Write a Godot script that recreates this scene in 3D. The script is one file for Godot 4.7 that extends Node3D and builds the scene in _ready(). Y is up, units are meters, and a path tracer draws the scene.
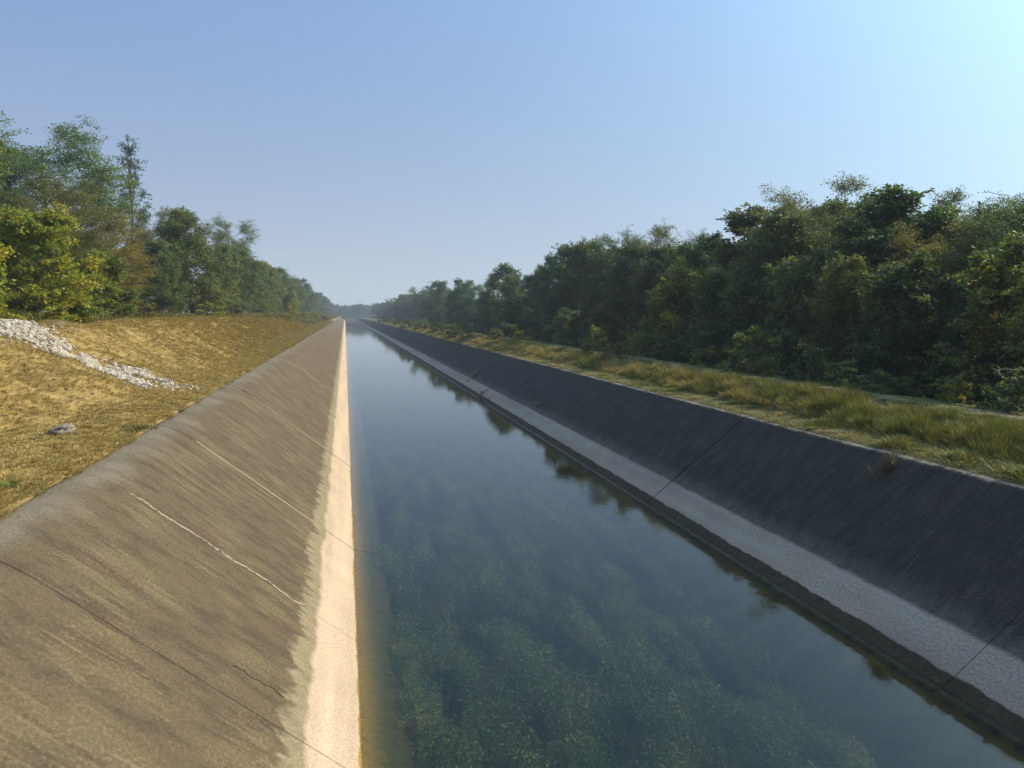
extends Node3D
# A straight concrete-lined irrigation canal seen from a bridge, woods on both banks.
# World: canal runs along -Z, water level y = 0, metres.

var rng := RandomNumberGenerator.new()
var hill := FastNoiseLite.new()
var fine := FastNoiseLite.new()
var taken := {}
var M := {}
const LINING_FAR := -760.0

# ---------------------------------------------------------------- helpers
func numbered(n: String) -> String:
	if not taken.has(n):
		taken[n] = 0
		return n
	taken[n] += 1
	return "%s_%03d" % [n, taken[n]]

func tag(o: Node, label: String, category: String, group := "", kind := "") -> void:
	if label != "": o.set_meta("label", label)
	if category != "": o.set_meta("category", category)
	if group != "": o.set_meta("group", group)
	if kind != "": o.set_meta("kind", kind)

func put_mesh(called: String, mesh: Mesh, mat: Material, parent: Node = self) -> MeshInstance3D:
	var o := MeshInstance3D.new()
	o.name = numbered(called) if parent == self else called
	o.mesh = mesh
	if mat: o.material_override = mat
	parent.add_child(o, true)
	return o

func base(called: String, at: Vector3, turn := 0.0) -> Node3D:
	var o := Node3D.new()
	o.name = numbered(called)
	add_child(o)
	o.position = at
	o.rotation.y = turn
	return o

func mesh_of(v: PackedVector3Array, n: PackedVector3Array, c: PackedColorArray, i: PackedInt32Array, uv := PackedVector2Array(), uv2 := PackedVector2Array()) -> ArrayMesh:
	var a := []
	a.resize(Mesh.ARRAY_MAX)
	a[Mesh.ARRAY_VERTEX] = v
	a[Mesh.ARRAY_NORMAL] = n
	if c.size(): a[Mesh.ARRAY_COLOR] = c
	if uv.size(): a[Mesh.ARRAY_TEX_UV] = uv
	if uv2.size(): a[Mesh.ARRAY_TEX_UV2] = uv2
	a[Mesh.ARRAY_INDEX] = i
	var m := ArrayMesh.new()
	m.add_surface_from_arrays(Mesh.PRIMITIVE_TRIANGLES, a)
	return m

func lin(r: float, g: float, b: float, a := 1.0) -> Color:
	return Color(r, g, b, a).linear_to_srgb()

func curve(x: float, pts: Array) -> float:
	if x <= pts[0].x: return pts[0].y
	for k in range(1, pts.size()):
		if x <= pts[k].x:
			var t: float = (x - pts[k - 1].x) / (pts[k].x - pts[k - 1].x)
			return lerpf(pts[k - 1].y, pts[k].y, t)
	return pts[pts.size() - 1].y

const GL := [Vector2(4.4, 3.60), Vector2(4.8, 3.69), Vector2(5.2, 3.75), Vector2(6.8, 4.0), Vector2(8.2, 4.65), Vector2(10.2, 5.75), Vector2(11.2, 6.0), Vector2(13, 6.05), Vector2(40, 6.0), Vector2(2000, 6.0)]
const GR := [Vector2(13.6, 2.70), Vector2(13.84, 2.875), Vector2(14.05, 2.95), Vector2(15.2, 3.02), Vector2(16.4, 3.25), Vector2(17.4, 3.38), Vector2(18.6, 3.45), Vector2(20.2, 3.42), Vector2(22, 2.6), Vector2(26, 1.2), Vector2(40, 0.8), Vector2(2000, 0.8)]

func ground_left(x: float, z: float) -> float:
	var t := -x
	var k := smoothstep(5.2, 7.6, t)
	var w := hill.get_noise_2d(x * 1.4, z) * 0.34 * k + fine.get_noise_2d(x, z) * 0.05 * smoothstep(4.9, 5.5, t)
	return curve(t + hill.get_noise_2d(z * 0.7, 40.0) * 0.7 * k, GL) + w + fine.get_noise_2d(x * 0.6, z * 0.6 + 70.0) * 0.035 * (1.0 - k)

func ground_right(x: float, z: float) -> float:
	var k := smoothstep(14.4, 16.2, x)
	return curve(x, GR) + hill.get_noise_2d(x * 1.3, z + 300.0) * 0.22 * k * (0.35 if x > 18.6 and x < 20.6 else 1.0) + fine.get_noise_2d(x, z) * 0.04 * k + fine.get_noise_2d(x * 0.6, z * 0.6) * 0.02

func ground_at(x: float, z: float) -> float:
	return ground_left(x, z) if x < 0.0 else ground_right(x, z)

func bed_height(x: float, z: float) -> float:
	var ledge := 0.95 + hill.get_noise_2d(z * 2.0, 9.0) * 0.25 - 0.45 * smoothstep(-14.0, -18.0, z) + fine.get_noise_2d(z * 1.5, 3.0) * 0.06
	var left := -0.05 - (x - 0.1) * 0.8
	if x > ledge:
		left = -0.05 - (ledge - 0.1) * 0.8 - (x - ledge) * 2.2
	var right := -0.1 - (9.9 - x) / 1.25
	var flat_y := -1.75 + hill.get_noise_2d(x * 5.0, z * 1.6 + 90.0) * 0.5 + fine.get_noise_2d(x * 1.5, z * 0.5) * 0.14
	return minf(maxf(maxf(left, flat_y), right), -0.03)

# ---------------------------------------------------------------- textures
func seamless(w: int, h: int, freq: float, octaves: int, seed_: int, kind := FastNoiseLite.TYPE_SIMPLEX_SMOOTH) -> Image:
	var n := FastNoiseLite.new()
	n.seed = seed_
	n.noise_type = kind
	n.frequency = freq
	n.fractal_octaves = octaves
	var im := n.get_seamless_image(w, h)
	im.convert(Image.FORMAT_L8)
	return im

func bytes_of(w: int, h: int, freq: float, oct: int, seed_: int, tw: int, th: int) -> PackedByteArray:
	var im := seamless(w, h, freq, oct, seed_)
	if w != tw or h != th:
		im.resize(tw, th, Image.INTERPOLATE_CUBIC)
	return im.get_data()

func noise_tex(w: int, h: int, freq: float, oct: int, seed_: int, cols: Array) -> ImageTexture:
	# colours (linear) blended along the noise value
	var d := bytes_of(w, h, freq, oct, seed_, w, h)
	var lut := []
	for k in 256:
		var t := clampf((k / 255.0 - 0.15) / 0.7, 0, 1) * (cols.size() - 1)
		var a := mini(int(t), cols.size() - 2)
		var c: Color = cols[a].lerp(cols[a + 1], t - a)
		c = c.linear_to_srgb()
		lut.append([int(c.r * 255), int(c.g * 255), int(c.b * 255)])
	var out := PackedByteArray()
	out.resize(w * h * 3)
	for p in w * h:
		var q: Array = lut[d[p]]
		out[p * 3] = q[0]
		out[p * 3 + 1] = q[1]
		out[p * 3 + 2] = q[2]
	return ImageTexture.create_from_image(Image.create_from_data(w, h, false, Image.FORMAT_RGB8, out))

func lining_texture(left: bool) -> ImageTexture:
	# columns: 24 m along the canal; rows: arc length from -1 m (under water) up to 6.6 m
	var w := 2048
	var h := 768
	var sd := 11 if left else 57
	var streak := bytes_of(2048, 128, 0.022, 6, sd, w, h)
	var thin := bytes_of(2048, 64, 0.09, 3, sd + 1, w, h)
	var tide := bytes_of(32, 256, 0.05, 3, sd + 6, w, h)
	var patch := bytes_of(1024, 384, 0.012, 6, sd + 2, w, h)
	var grain := bytes_of(2048, 768, 0.14, 4, sd + 3, w, h)
	var wav := bytes_of(2048, 16, 0.010, 5, sd + 4, w, 16)
	var ragged := bytes_of(2048, 384, 0.035, 6, sd + 5, w, h)
	var out := PackedByteArray()
	out.resize(w * h * 3)
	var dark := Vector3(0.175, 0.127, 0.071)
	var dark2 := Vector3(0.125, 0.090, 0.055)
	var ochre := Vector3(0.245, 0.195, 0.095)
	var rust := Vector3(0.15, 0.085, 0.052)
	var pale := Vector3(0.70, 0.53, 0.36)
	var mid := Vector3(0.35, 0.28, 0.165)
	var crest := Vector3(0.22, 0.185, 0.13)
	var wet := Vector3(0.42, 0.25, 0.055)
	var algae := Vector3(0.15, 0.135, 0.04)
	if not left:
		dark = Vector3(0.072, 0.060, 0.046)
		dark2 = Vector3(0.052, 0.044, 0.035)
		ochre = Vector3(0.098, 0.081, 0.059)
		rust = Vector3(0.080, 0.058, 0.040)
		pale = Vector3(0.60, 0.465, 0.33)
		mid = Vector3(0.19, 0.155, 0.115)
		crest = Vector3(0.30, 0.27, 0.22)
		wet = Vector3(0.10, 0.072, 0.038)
	var lut := PackedByteArray()
	lut.resize(1025)
	var specks := RandomNumberGenerator.new()
	specks.seed = sd
	for k in 1025:
		lut[k] = int(clampf(Color(k / 1024.0, 0, 0).linear_to_srgb().r, 0, 1) * 255.0 + 0.5)
	for j in h:
		var s := -1.0 + 7.6 * (h - 1 - j) / (h - 1.0)
		for i in w:
			var p := j * w + i
			var a := streak[p] / 255.0
			var b := thin[p] / 255.0
			var c := patch[p] / 255.0
			var g := grain[p] / 255.0
			var r := ragged[p] / 255.0
			var v := wav[i] / 255.0
			var col := dark.lerp(dark2, clampf((a - 0.42) * 2.2 + (r - 0.5) * 1.8, 0, 1))
			col = col.lerp(ochre, clampf((0.47 - a) * 1.7 + (c - 0.52) * 2.0 + (b - 0.5) * 0.8, 0, 0.42))
			col = col.lerp(rust, clampf((c - 0.60) * 2.2 + (a - 0.6), 0, 0.6))
			if b > 0.62:
				col = col.lerp(mid, clampf((b - 0.62) * 2.2, 0, 0.45) * clampf(c * 1.6 - 0.2, 0, 1))
			if g > 0.63:
				col = col.lerp(mid, (g - 0.63) * 1.5 * clampf(c * 2.0 - 0.5, 0, 1))
			# pale bleached band above the water, greenish fringe over it
			var e1: float = (0.96 if left else 1.12) + (v - 0.5) * (0.14 if left else 0.05)
			var e2: float = (1.31 if left else 1.42) + (v - 0.5) * 0.22 + (r - 0.5) * (0.42 if left else 0.25) + (b - 0.5) * 0.04
			var k2 := clampf((e2 - s) / (0.16 if left else 0.55) + 0.5, 0, 1)
			if k2 > 0.0:
				col = col.lerp(mid * (0.8 + 0.4 * r), k2)
			var k1 := clampf((e1 - s) / 0.10 + 0.5, 0, 1)
			if k1 > 0.0:
				col = col.lerp(pale * (0.74 + 0.16 * c + 0.32 * tide[p] / 255.0), k1)
			var we: float = (0.02 if left else 0.28) + (v - 0.5) * 0.06 + (r - 0.5) * 0.05
			var k3 := clampf((we - s) / 0.03 + 0.5, 0, 1)
			if k3 > 0.0:
				col = col.lerp(wet.lerp(algae, clampf((-0.12 - s) * 2.4 + (r - 0.5) * 1.2, 0, 1)) * (0.7 + 0.6 * r), k3)
			var k4 := clampf((s - (5.36 if left else 4.60) + (r - 0.5) * (0.5 if left else 0.12) + (c - 0.5) * (0.7 if left else 0.1)) / (0.55 if left else 0.06), 0, 1)
			if k4 > 0.0:
				col = col.lerp(crest * (0.75 + 0.5 * c), k4)
			col *= 0.74 + 0.52 * g
			if s > 1.2 and specks.randf() < 0.0012: col = col.lerp(mid, 0.8)
			out[p * 3] = lut[int(clampf(col.x, 0, 1) * 1024)]
			out[p * 3 + 1] = lut[int(clampf(col.y, 0, 1) * 1024)]
			out[p * 3 + 2] = lut[int(clampf(col.z, 0, 1) * 1024)]
	return ImageTexture.create_from_image(Image.create_from_data(w, h, false, Image.FORMAT_RGB8, out))

func speck_texture() -> ImageTexture:
	# fine mortar grain with pale grit and dark pores, multiplied over the stains
	var w := 1024
	var g := bytes_of(w, w, 0.11, 4, 5, w, w)
	var g2 := bytes_of(w, w, 0.35, 2, 6, w, w)
	var out := PackedByteArray()
	out.resize(w * w)
	for p in w * w:
		out[p] = clampi(215 + int((g[p] - 128) * 0.34) + int((g2[p] - 128) * 0.40), 90, 255)
	var im := Image.create_from_data(w, w, false, Image.FORMAT_L8, out)
	im.convert(Image.FORMAT_RGB8)
	var r := RandomNumberGenerator.new()
	r.seed = 77
	for k in 420:
		var x := r.randi_range(2, w - 6)
		var y := r.randi_range(2, w - 6)
		im.fill_rect(Rect2i(x, y, r.randi_range(1, 3), r.randi_range(1, 3)), Color(1, 0.99, 0.96) if r.randf() < 0.55 else Color(0.45, 0.42, 0.4))
	return ImageTexture.create_from_image(im)

func ripple_texture() -> ImageTexture:
	var a := seamless(1024, 1024, 0.012, 5, 21)
	var im := a.duplicate()
	im.convert(Image.FORMAT_RGBA8)
	im.bump_map_to_normal_map(3.0)
	return ImageTexture.create_from_image(im)

# ---------------------------------------------------------------- materials
func mat(c: Color, rough := 0.9, vc := false) -> StandardMaterial3D:
	var m := StandardMaterial3D.new()
	m.albedo_color = c
	m.roughness = rough
	m.metallic_specular = 0.3
	m.vertex_color_use_as_albedo = vc
	m.cull_mode = BaseMaterial3D.CULL_DISABLED
	return m

func leaf_mat(back: Color, rough := 0.5) -> StandardMaterial3D:
	var m := mat(Color.WHITE, rough, true)
	m.backlight_enabled = true
	m.backlight = back
	m.metallic_specular = 0.4
	return m

func make_materials() -> void:
	var speck := speck_texture()
	var pits := ImageTexture.create_from_image(seamless(2048, 768, 0.11, 5, 8))
	for left in [true, false]:
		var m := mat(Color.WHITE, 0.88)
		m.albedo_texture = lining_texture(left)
		m.heightmap_enabled = true
		m.heightmap_texture = pits
		m.heightmap_scale = 1.4
		m.detail_enabled = true
		m.detail_albedo = speck
		m.detail_blend_mode = BaseMaterial3D.BLEND_MODE_MUL
		m.detail_uv_layer = BaseMaterial3D.DETAIL_UV_2
		M["lining_left" if left else "lining_right"] = m
	var soil := noise_tex(1024, 1024, 0.010, 6, 31, [Color(0.19, 0.135, 0.05), Color(0.30, 0.21, 0.075), Color(0.37, 0.265, 0.095), Color(0.42, 0.31, 0.13)])
	var soil_fine := noise_tex(1024, 1024, 0.06, 4, 32, [Color(0.42, 0.38, 0.30), Color(0.9, 0.88, 0.82), Color(1, 1, 1), Color(1, 0.97, 0.9)])
	var m2 := mat(Color.WHITE, 0.95)
	m2.albedo_texture = soil
	m2.uv1_triplanar = true
	m2.uv1_world_triplanar = true
	m2.uv1_scale = Vector3.ONE / 13.0
	m2.detail_enabled = true
	m2.detail_albedo = soil_fine
	m2.detail_blend_mode = BaseMaterial3D.BLEND_MODE_MUL
	m2.detail_uv_layer = BaseMaterial3D.DETAIL_UV_2
	m2.uv2_triplanar = true
	m2.uv2_world_triplanar = true
	m2.uv2_scale = Vector3.ONE / 3.1
	M.dry_ground = m2
	var m3: StandardMaterial3D = m2.duplicate()
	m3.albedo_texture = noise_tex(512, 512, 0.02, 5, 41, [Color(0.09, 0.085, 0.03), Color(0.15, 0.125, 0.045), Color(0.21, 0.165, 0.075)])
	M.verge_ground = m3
	var m4: StandardMaterial3D = m2.duplicate()
	m4.albedo_texture = noise_tex(512, 512, 0.02, 5, 43, [Color(0.17, 0.13, 0.075), Color(0.23, 0.175, 0.105), Color(0.29, 0.22, 0.14)])
	M.path = m4
	var m5: StandardMaterial3D = m2.duplicate()
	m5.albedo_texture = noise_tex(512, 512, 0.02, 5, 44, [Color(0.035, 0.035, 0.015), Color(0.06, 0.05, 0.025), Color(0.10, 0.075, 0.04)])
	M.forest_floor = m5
	var m6: StandardMaterial3D = m2.duplicate()
	m6.albedo_texture = noise_tex(512, 512, 0.02, 5, 46, [Color(0.06, 0.055, 0.02), Color(0.15, 0.105, 0.03), Color(0.24, 0.16, 0.05)])
	M.bed = m6
	var wtr := StandardMaterial3D.new()
	wtr.transparency = BaseMaterial3D.TRANSPARENCY_ALPHA
	wtr.albedo_color = Color(lin(0.88, 1.0, 0.93), 0.0)
	wtr.refraction_enabled = true
	wtr.refraction_scale = 0.033
	wtr.roughness = 0.0
	wtr.metallic_specular = 0.5
	wtr.normal_enabled = true
	wtr.normal_texture = ripple_texture()
	wtr.normal_scale = 0.05
	wtr.uv1_scale = Vector3.ONE
	M.water = wtr
	M.bark = mat(lin(0.14, 0.105, 0.075), 0.95, true)
	M.leaf_dark = leaf_mat(lin(0.66, 0.80, 0.30), 0.6)
	M.leaf_light = leaf_mat(lin(0.80, 0.90, 0.30), 0.6)
	M.leaf_feather = leaf_mat(lin(0.70, 0.78, 0.35), 0.6)
	M.blade = leaf_mat(lin(0.45, 0.42, 0.16), 0.7)
	M.stone = mat(Color.WHITE, 0.9, true)
	M.weed = mat(Color.WHITE, 0.8, true)
	M.lime = mat(lin(0.47, 0.39, 0.28), 0.9)
	M.gap = mat(lin(0.03, 0.026, 0.022), 1.0)
	M.concrete = mat(lin(0.34, 0.31, 0.27), 0.9)

# ---------------------------------------------------------------- plants
class Leaves:
	var v := PackedVector3Array()
	var n := PackedVector3Array()
	var c := PackedColorArray()
	var i := PackedInt32Array()
	func leaf(p: Vector3, along: Vector3, side: Vector3, col: Color) -> void:
		var k := v.size()
		var nn := along.cross(side).normalized()
		var q := p + along * 0.45 + nn * side.length() * 0.25
		v.append(p); v.append(q + side); v.append(p + along); v.append(q - side)
		n.append(nn); n.append(nn); n.append(nn); n.append(nn)
		c.append(col); c.append(col); c.append(col); c.append(col)
		i.append(k); i.append(k + 1); i.append(k + 2)
		i.append(k); i.append(k + 2); i.append(k + 3)
	func tube(pts: Array, rad: Array, sides: int, col: Color) -> void:
		var k0 := v.size()
		for a in pts.size():
			var d: Vector3 = (pts[mini(a + 1, pts.size() - 1)] - pts[maxi(a - 1, 0)]).normalized()
			var u := d.cross(Vector3(0.3, 0.2, 0.93)).normalized()
			var w := d.cross(u)
			for b in sides:
				var t := TAU * b / sides
				var o := u * cos(t) + w * sin(t)
				v.append(pts[a] + o * rad[a])
				n.append(o)
				c.append(col)
		for a in pts.size() - 1:
			for b in sides:
				var p0 := k0 + a * sides + b
				var p1 := k0 + a * sides + (b + 1) % sides
				i.append(p0); i.append(p0 + sides); i.append(p1)
				i.append(p1); i.append(p0 + sides); i.append(p1 + sides)

func rdir() -> Vector3:
	var y := rng.randf_range(-1, 1)
	var a := rng.randf() * TAU
	var r := sqrt(1 - y * y)
	return Vector3(cos(a) * r, y, sin(a) * r)

func spray(L: Leaves, p0: Vector3, p1: Vector3, sag: Vector3, spread: float, count: int, size: float, slim: float, col: Color, droop: float) -> void:
	# leaves set along one twig, denser towards its tip
	var ax := (p1 - p0).normalized()
	for k in count:
		var t := pow(rng.randf(), 0.6) * 1.05
		var p := p0 + (p1 - p0) * t + sag * t * t + Vector3(rng.randfn(0, 1), rng.randfn(0, 0.6), rng.randfn(0, 1)) * spread * (1.15 - 0.5 * t)
		var d := rdir() + ax * 0.6
		d.y = d.y * 0.6 - droop
		d = d.normalized()
		var s := d.cross(rdir() + Vector3(0, 1.2, 0)).normalized()
		var z := size * rng.randf_range(0.6, 1.3)
		var f := rng.randf_range(0.7, 1.3)
		L.leaf(p, d * z, s * z * slim, Color(col.r * f * rng.randf_range(0.85, 1.2), col.g * f, col.b * f))

# o: h height, r crown radius, low (share of height where the crown starts), limbs, lobe, leaves, size, slim, col [Color], droop, spread, trunk, lean, top (narrowing), bark
func tree_meshes(seed_: int, o: Dictionary) -> Array:
	rng.seed = seed_
	var W := Leaves.new()
	var L := Leaves.new()
	var h: float = o.h
	var bark: Color = o.get("bark", Color(1, 1, 1))
	var lean: Vector3 = Vector3(rng.randf_range(-1, 1), 0, rng.randf_range(-1, 1)) * o.get("lean", 0.06) * h
	var tr: float = o.get("trunk", 0.018) * h
	var tp := []
	var trad := []
	var top_h: float = h * o.get("stem_to", 0.80)
	for k in 9:
		var t := k / 8.0
		tp.append(Vector3(0, -0.35 + t * (top_h + 0.35), 0) + lean * t * t + Vector3(rng.randf_range(-1, 1), 0, rng.randf_range(-1, 1)) * 0.012 * h * t)
		trad.append(tr * (1.25 if k == 0 else 1.0) * (1.0 - 0.88 * t) + 0.012)
	W.tube(tp, trad, 8, bark)
	var limbs: int = o.limbs
	var ends := []
	for k in limbs:
		var t := (k + rng.randf_range(0.0, 0.9)) / limbs
		var y0: float = lerpf(o.low, o.get("high", 0.94), t)
		# crown profile: width at this height
		var prof: float = pow(sin(PI * clampf(lerpf(o.get("p0", 0.28), o.get("p1", 0.93), t), 0, 1)), o.get("pe", 0.8)) if not o.has("spire") else lerpf(1.0, 0.12, t)
		var reach: float = o.r * prof * rng.randf_range(0.55, 1.0)
		var a := k * 2.4 + rng.randf_range(-0.6, 0.6)
		var st: float = clampf(y0 * 0.92 - 0.10, 0.05, 1.0) / o.get("stem_to", 0.80)
		var fi := clampf(st, 0, 0.999) * 8.0
		var start: Vector3 = tp[int(fi)].lerp(tp[int(fi) + 1], fi - int(fi))
		var e: Vector3 = Vector3(cos(a) * reach, y0 * h, sin(a) * reach) + lean * y0
		var m := start.lerp(e, 0.5) + Vector3(0, -0.05 * reach + 0.06 * h * rng.randf(), 0) + rdir() * 0.08 * reach
		var r0: float = maxf(tr * 0.42 * (1.1 - st), 0.02)
		W.tube([start, start.lerp(m, 0.5), m, m.lerp(e, 0.5), e], [r0, r0 * 0.8, r0 * 0.6, r0 * 0.4, 0.008], 5, bark)
		ends.append([e, m, t])
		for q in o.get("forks", 2):
			var e2: Vector3 = m.lerp(e, rng.randf_range(0.2, 0.8)) + rdir() * reach * 0.38
			W.tube([m.lerp(e, 0.3), m.lerp(e2, 0.6), e2], [r0 * 0.4, r0 * 0.25, 0.006], 4, bark)
			ends.append([e2, m, t])
	if o.has("spire") or o.get("stem_to", 0.80) > 0.9:
		ends.append([tp[8], tp[6], 1.0])
	var share: float = o.leaves / float(ends.size())
	var cols: Array = o.col
	for e in ends:
		var lobe: float = o.lobe * rng.randf_range(0.65, 1.25) * (1.0 - 0.35 * e[2])
		var twigs: int = o.get("twigs", 14)
		var lc: Color = cols[rng.randi() % cols.size()]
		var axis: Vector3 = e[0] - Vector3(lean.x, e[0].y - 0.15 * h, lean.z) * 1.0
		axis = axis.normalized()
		for w in twigs:
			var d: Vector3 = (rdir() + axis * o.get("outward", 0.35)).normalized()
			d.y = d.y * 0.8 + 0.1
			var p0: Vector3 = e[1].lerp(e[0], rng.randf_range(0.45, 1.0)) + rdir() * lobe * 0.25
			var len: float = lobe * rng.randf_range(0.45, 1.15)
			var p1: Vector3 = p0 + d * len * Vector3(1, 0.8, 1)
			var sag: Vector3 = Vector3(0, -len * o.get("sag", 0.12), 0)
			if w % 2 == 0:
				W.tube([p0, p0.lerp(p1, 0.6), p1 + sag], [0.022, 0.014, 0.005], 3, bark)
			var cc: Color = cols[rng.randi() % cols.size()].lerp(lc, 0.6) * rng.randf_range(0.78, 1.22)
			spray(L, p0, p1, sag, o.spread, maxi(1, int(share * pow(lobe / o.lobe, 1.7) * 1.15 / twigs)), o.size, o.slim, cc, o.get("droop", 0.25))
	return [mesh_of(W.v, W.n, W.c, W.i), mesh_of(L.v, L.n, L.c, L.i), o.h, o.get("leaf", "leaf_dark")]

var kinds := {}
func make_kinds() -> void:
	var dk := [Color(0.099, 0.144, 0.048), Color(0.131, 0.177, 0.057), Color(0.081, 0.125, 0.045), Color(0.166, 0.194, 0.065)]
	var md := [Color(0.143, 0.187, 0.055), Color(0.210, 0.239, 0.061), Color(0.106, 0.149, 0.046), Color(0.256, 0.254, 0.072)]
	var ft := [Color(0.179, 0.202, 0.088), Color(0.144, 0.186, 0.078), Color(0.216, 0.225, 0.101), Color(0.129, 0.178, 0.074)]
	var oc := [Color(0.251, 0.213, 0.055), Color(0.198, 0.193, 0.049), Color(0.298, 0.241, 0.060), Color(0.166, 0.179, 0.046)]
	var yl := [Color(0.253, 0.271, 0.046), Color(0.177, 0.224, 0.043), Color(0.354, 0.323, 0.052), Color(0.127, 0.178, 0.043)]
	for k in 3:
		kinds["dense%d" % k] = tree_meshes(100 + k, {"h": 13.0, "r": [4.4, 3.9, 5.0][k], "low": 0.14, "limbs": [26, 24, 28][k], "lobe": 1.7, "leaves": 58000, "size": 0.22, "slim": 0.30, "spread": 0.20, "col": dk if k != 1 else md, "twigs": 20, "droop": 0.3, "forks": 3})
	for k in 3:
		kinds["feathery%d" % k] = tree_meshes(200 + k, {"h": 15.0, "r": [5.2, 4.2, 4.6][k], "low": [0.42, 0.36, 0.26][k], "limbs": [22, 20, 24][k], "lobe": [1.7, 1.6, 1.7][k], "leaves": 85000, "size": 0.135, "slim": 0.24, "spread": 0.19, "col": ft if k != 2 else oc, "twigs": 18, "droop": 0.1, "forks": 4, "leaf": "leaf_feather", "trunk": 0.014, "p0": 0.2, "p1": 0.80, "high": 0.9, "bark": Color(1.2, 1.15, 1.05), "outward": 0.6})
	for k in 2:
		kinds["layered%d" % k] = tree_meshes(300 + k, {"h": 14.0, "r": [3.1, 2.5][k], "low": 0.2, "limbs": 30, "lobe": 1.05, "leaves": 30000, "size": 0.25, "slim": 0.30, "spread": 0.17, "col": dk, "twigs": 12, "droop": 0.35, "forks": 2, "p0": 0.35, "p1": 0.97, "pe": 0.6, "stem_to": 0.95})
	kinds["spire"] = tree_meshes(401, {"h": 17.0, "r": 3.6, "low": 0.22, "limbs": 40, "lobe": 0.85, "leaves": 10000, "size": 0.19, "slim": 0.26, "spread": 0.13, "col": [Color(0.10, 0.125, 0.06), Color(0.12, 0.14, 0.065)], "twigs": 8, "droop": 0.1, "forks": 1, "spire": true, "stem_to": 0.95, "trunk": 0.009, "lean": 0.02})
	for k in 2:
		kinds["bushy%d" % k] = tree_meshes(500 + k, {"h": 7.0, "r": [4.0, 3.2][k], "low": 0.04, "limbs": 26, "lobe": 1.2, "leaves": 42000, "size": 0.20, "slim": 0.32, "spread": 0.15, "col": yl if k == 0 else md, "twigs": 18, "droop": 0.35, "forks": 2, "p0": 0.35, "leaf": "leaf_light", "trunk": 0.014, "outward": 0.6})
	for k in 3:
		kinds["shrub%d" % k] = tree_meshes(600 + k, {"h": 1.6, "r": [0.95, 0.8, 1.2][k], "low": 0.12, "limbs": 12, "lobe": 0.42, "leaves": [3200, 2600, 4500][k], "size": 0.11, "slim": 0.30, "spread": 0.05, "col": [yl, md, [Color(0.16, 0.14, 0.045), Color(0.20, 0.16, 0.055), Color(0.12, 0.12, 0.035)]][k], "twigs": 6, "droop": 0.15, "forks": 2, "p0": 0.35, "leaf": "leaf_light", "trunk": 0.012, "outward": 0.7})

const NTH := ["first", "second", "third", "fourth", "fifth", "sixth", "seventh", "eighth", "ninth", "tenth", "eleventh", "twelfth", "thirteenth", "fourteenth", "fifteenth", "sixteenth", "seventeenth", "eighteenth", "nineteenth", "twentieth", "twenty-first", "twenty-second"]

var tree_name := {"dense": "broadleaf_tree", "feathery": "feathery_tree", "layered": "layered_tree", "spire": "spire_tree", "bushy": "bushy_tree", "shrub": "shrub"}

const TINTS := [Color(1, 1, 1), Color(0.72, 0.82, 0.85), Color(1.22, 1.12, 0.85), Color(0.85, 1.05, 0.9), Color(1.15, 1.0, 0.75), Color(0.62, 0.70, 0.68)]
func leaf_tint(leaf: String, x: float, z: float) -> Material:
	# the wood mixes species: each tree takes one of six leaf tones
	var n := absi(int(x * 7.3) + int(z * 3.1)) % TINTS.size()
	if leaf == "leaf_light" and x < 0.0: n = 2
	var key := "%s_%d_%s" % [leaf, n, x < 0.0]
	if not M.has(key):
		var m: StandardMaterial3D = M[leaf].duplicate()
		var f := 1.15 if x < 0.0 else 0.95   # sunlight painted into the left bank's leaf colour; right wood kept darker
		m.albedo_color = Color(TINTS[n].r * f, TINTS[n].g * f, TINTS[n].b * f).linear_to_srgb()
		M[key] = m
	return M[key]

func plant(kind: String, x: float, z: float, h: float, wide: float, turn: float, label: String, category: String, group := "") -> Node3D:
	var k: Array = kinds[kind]
	var o := base(tree_name[kind.rstrip("0123456789")], Vector3(x, ground_at(x, z) - 0.05, z), turn)
	var s: float = h / k[2]
	o.scale = Vector3(s * wide, s, s * wide)
	put_mesh("trunk", k[0], M.bark, o)
	put_mesh("crown", k[1], leaf_tint(k[3], x, z), o)
	tag(o, label, category, group)
	return o

func multi(called: String, mesh: Mesh, m: Material, spots: Array, cols: Array, parent: Node = self) -> MultiMeshInstance3D:
	var mm := MultiMesh.new()
	mm.transform_format = MultiMesh.TRANSFORM_3D
	mm.use_colors = cols.size() > 0
	mm.mesh = mesh
	mm.instance_count = spots.size()
	for k in spots.size():
		mm.set_instance_transform(k, spots[k])
		if cols.size(): mm.set_instance_color(k, cols[k])
	var o := MultiMeshInstance3D.new()
	o.name = numbered(called) if parent == self else called
	o.multimesh = mm
	o.material_override = m
	parent.add_child(o, true)
	return o

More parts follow.
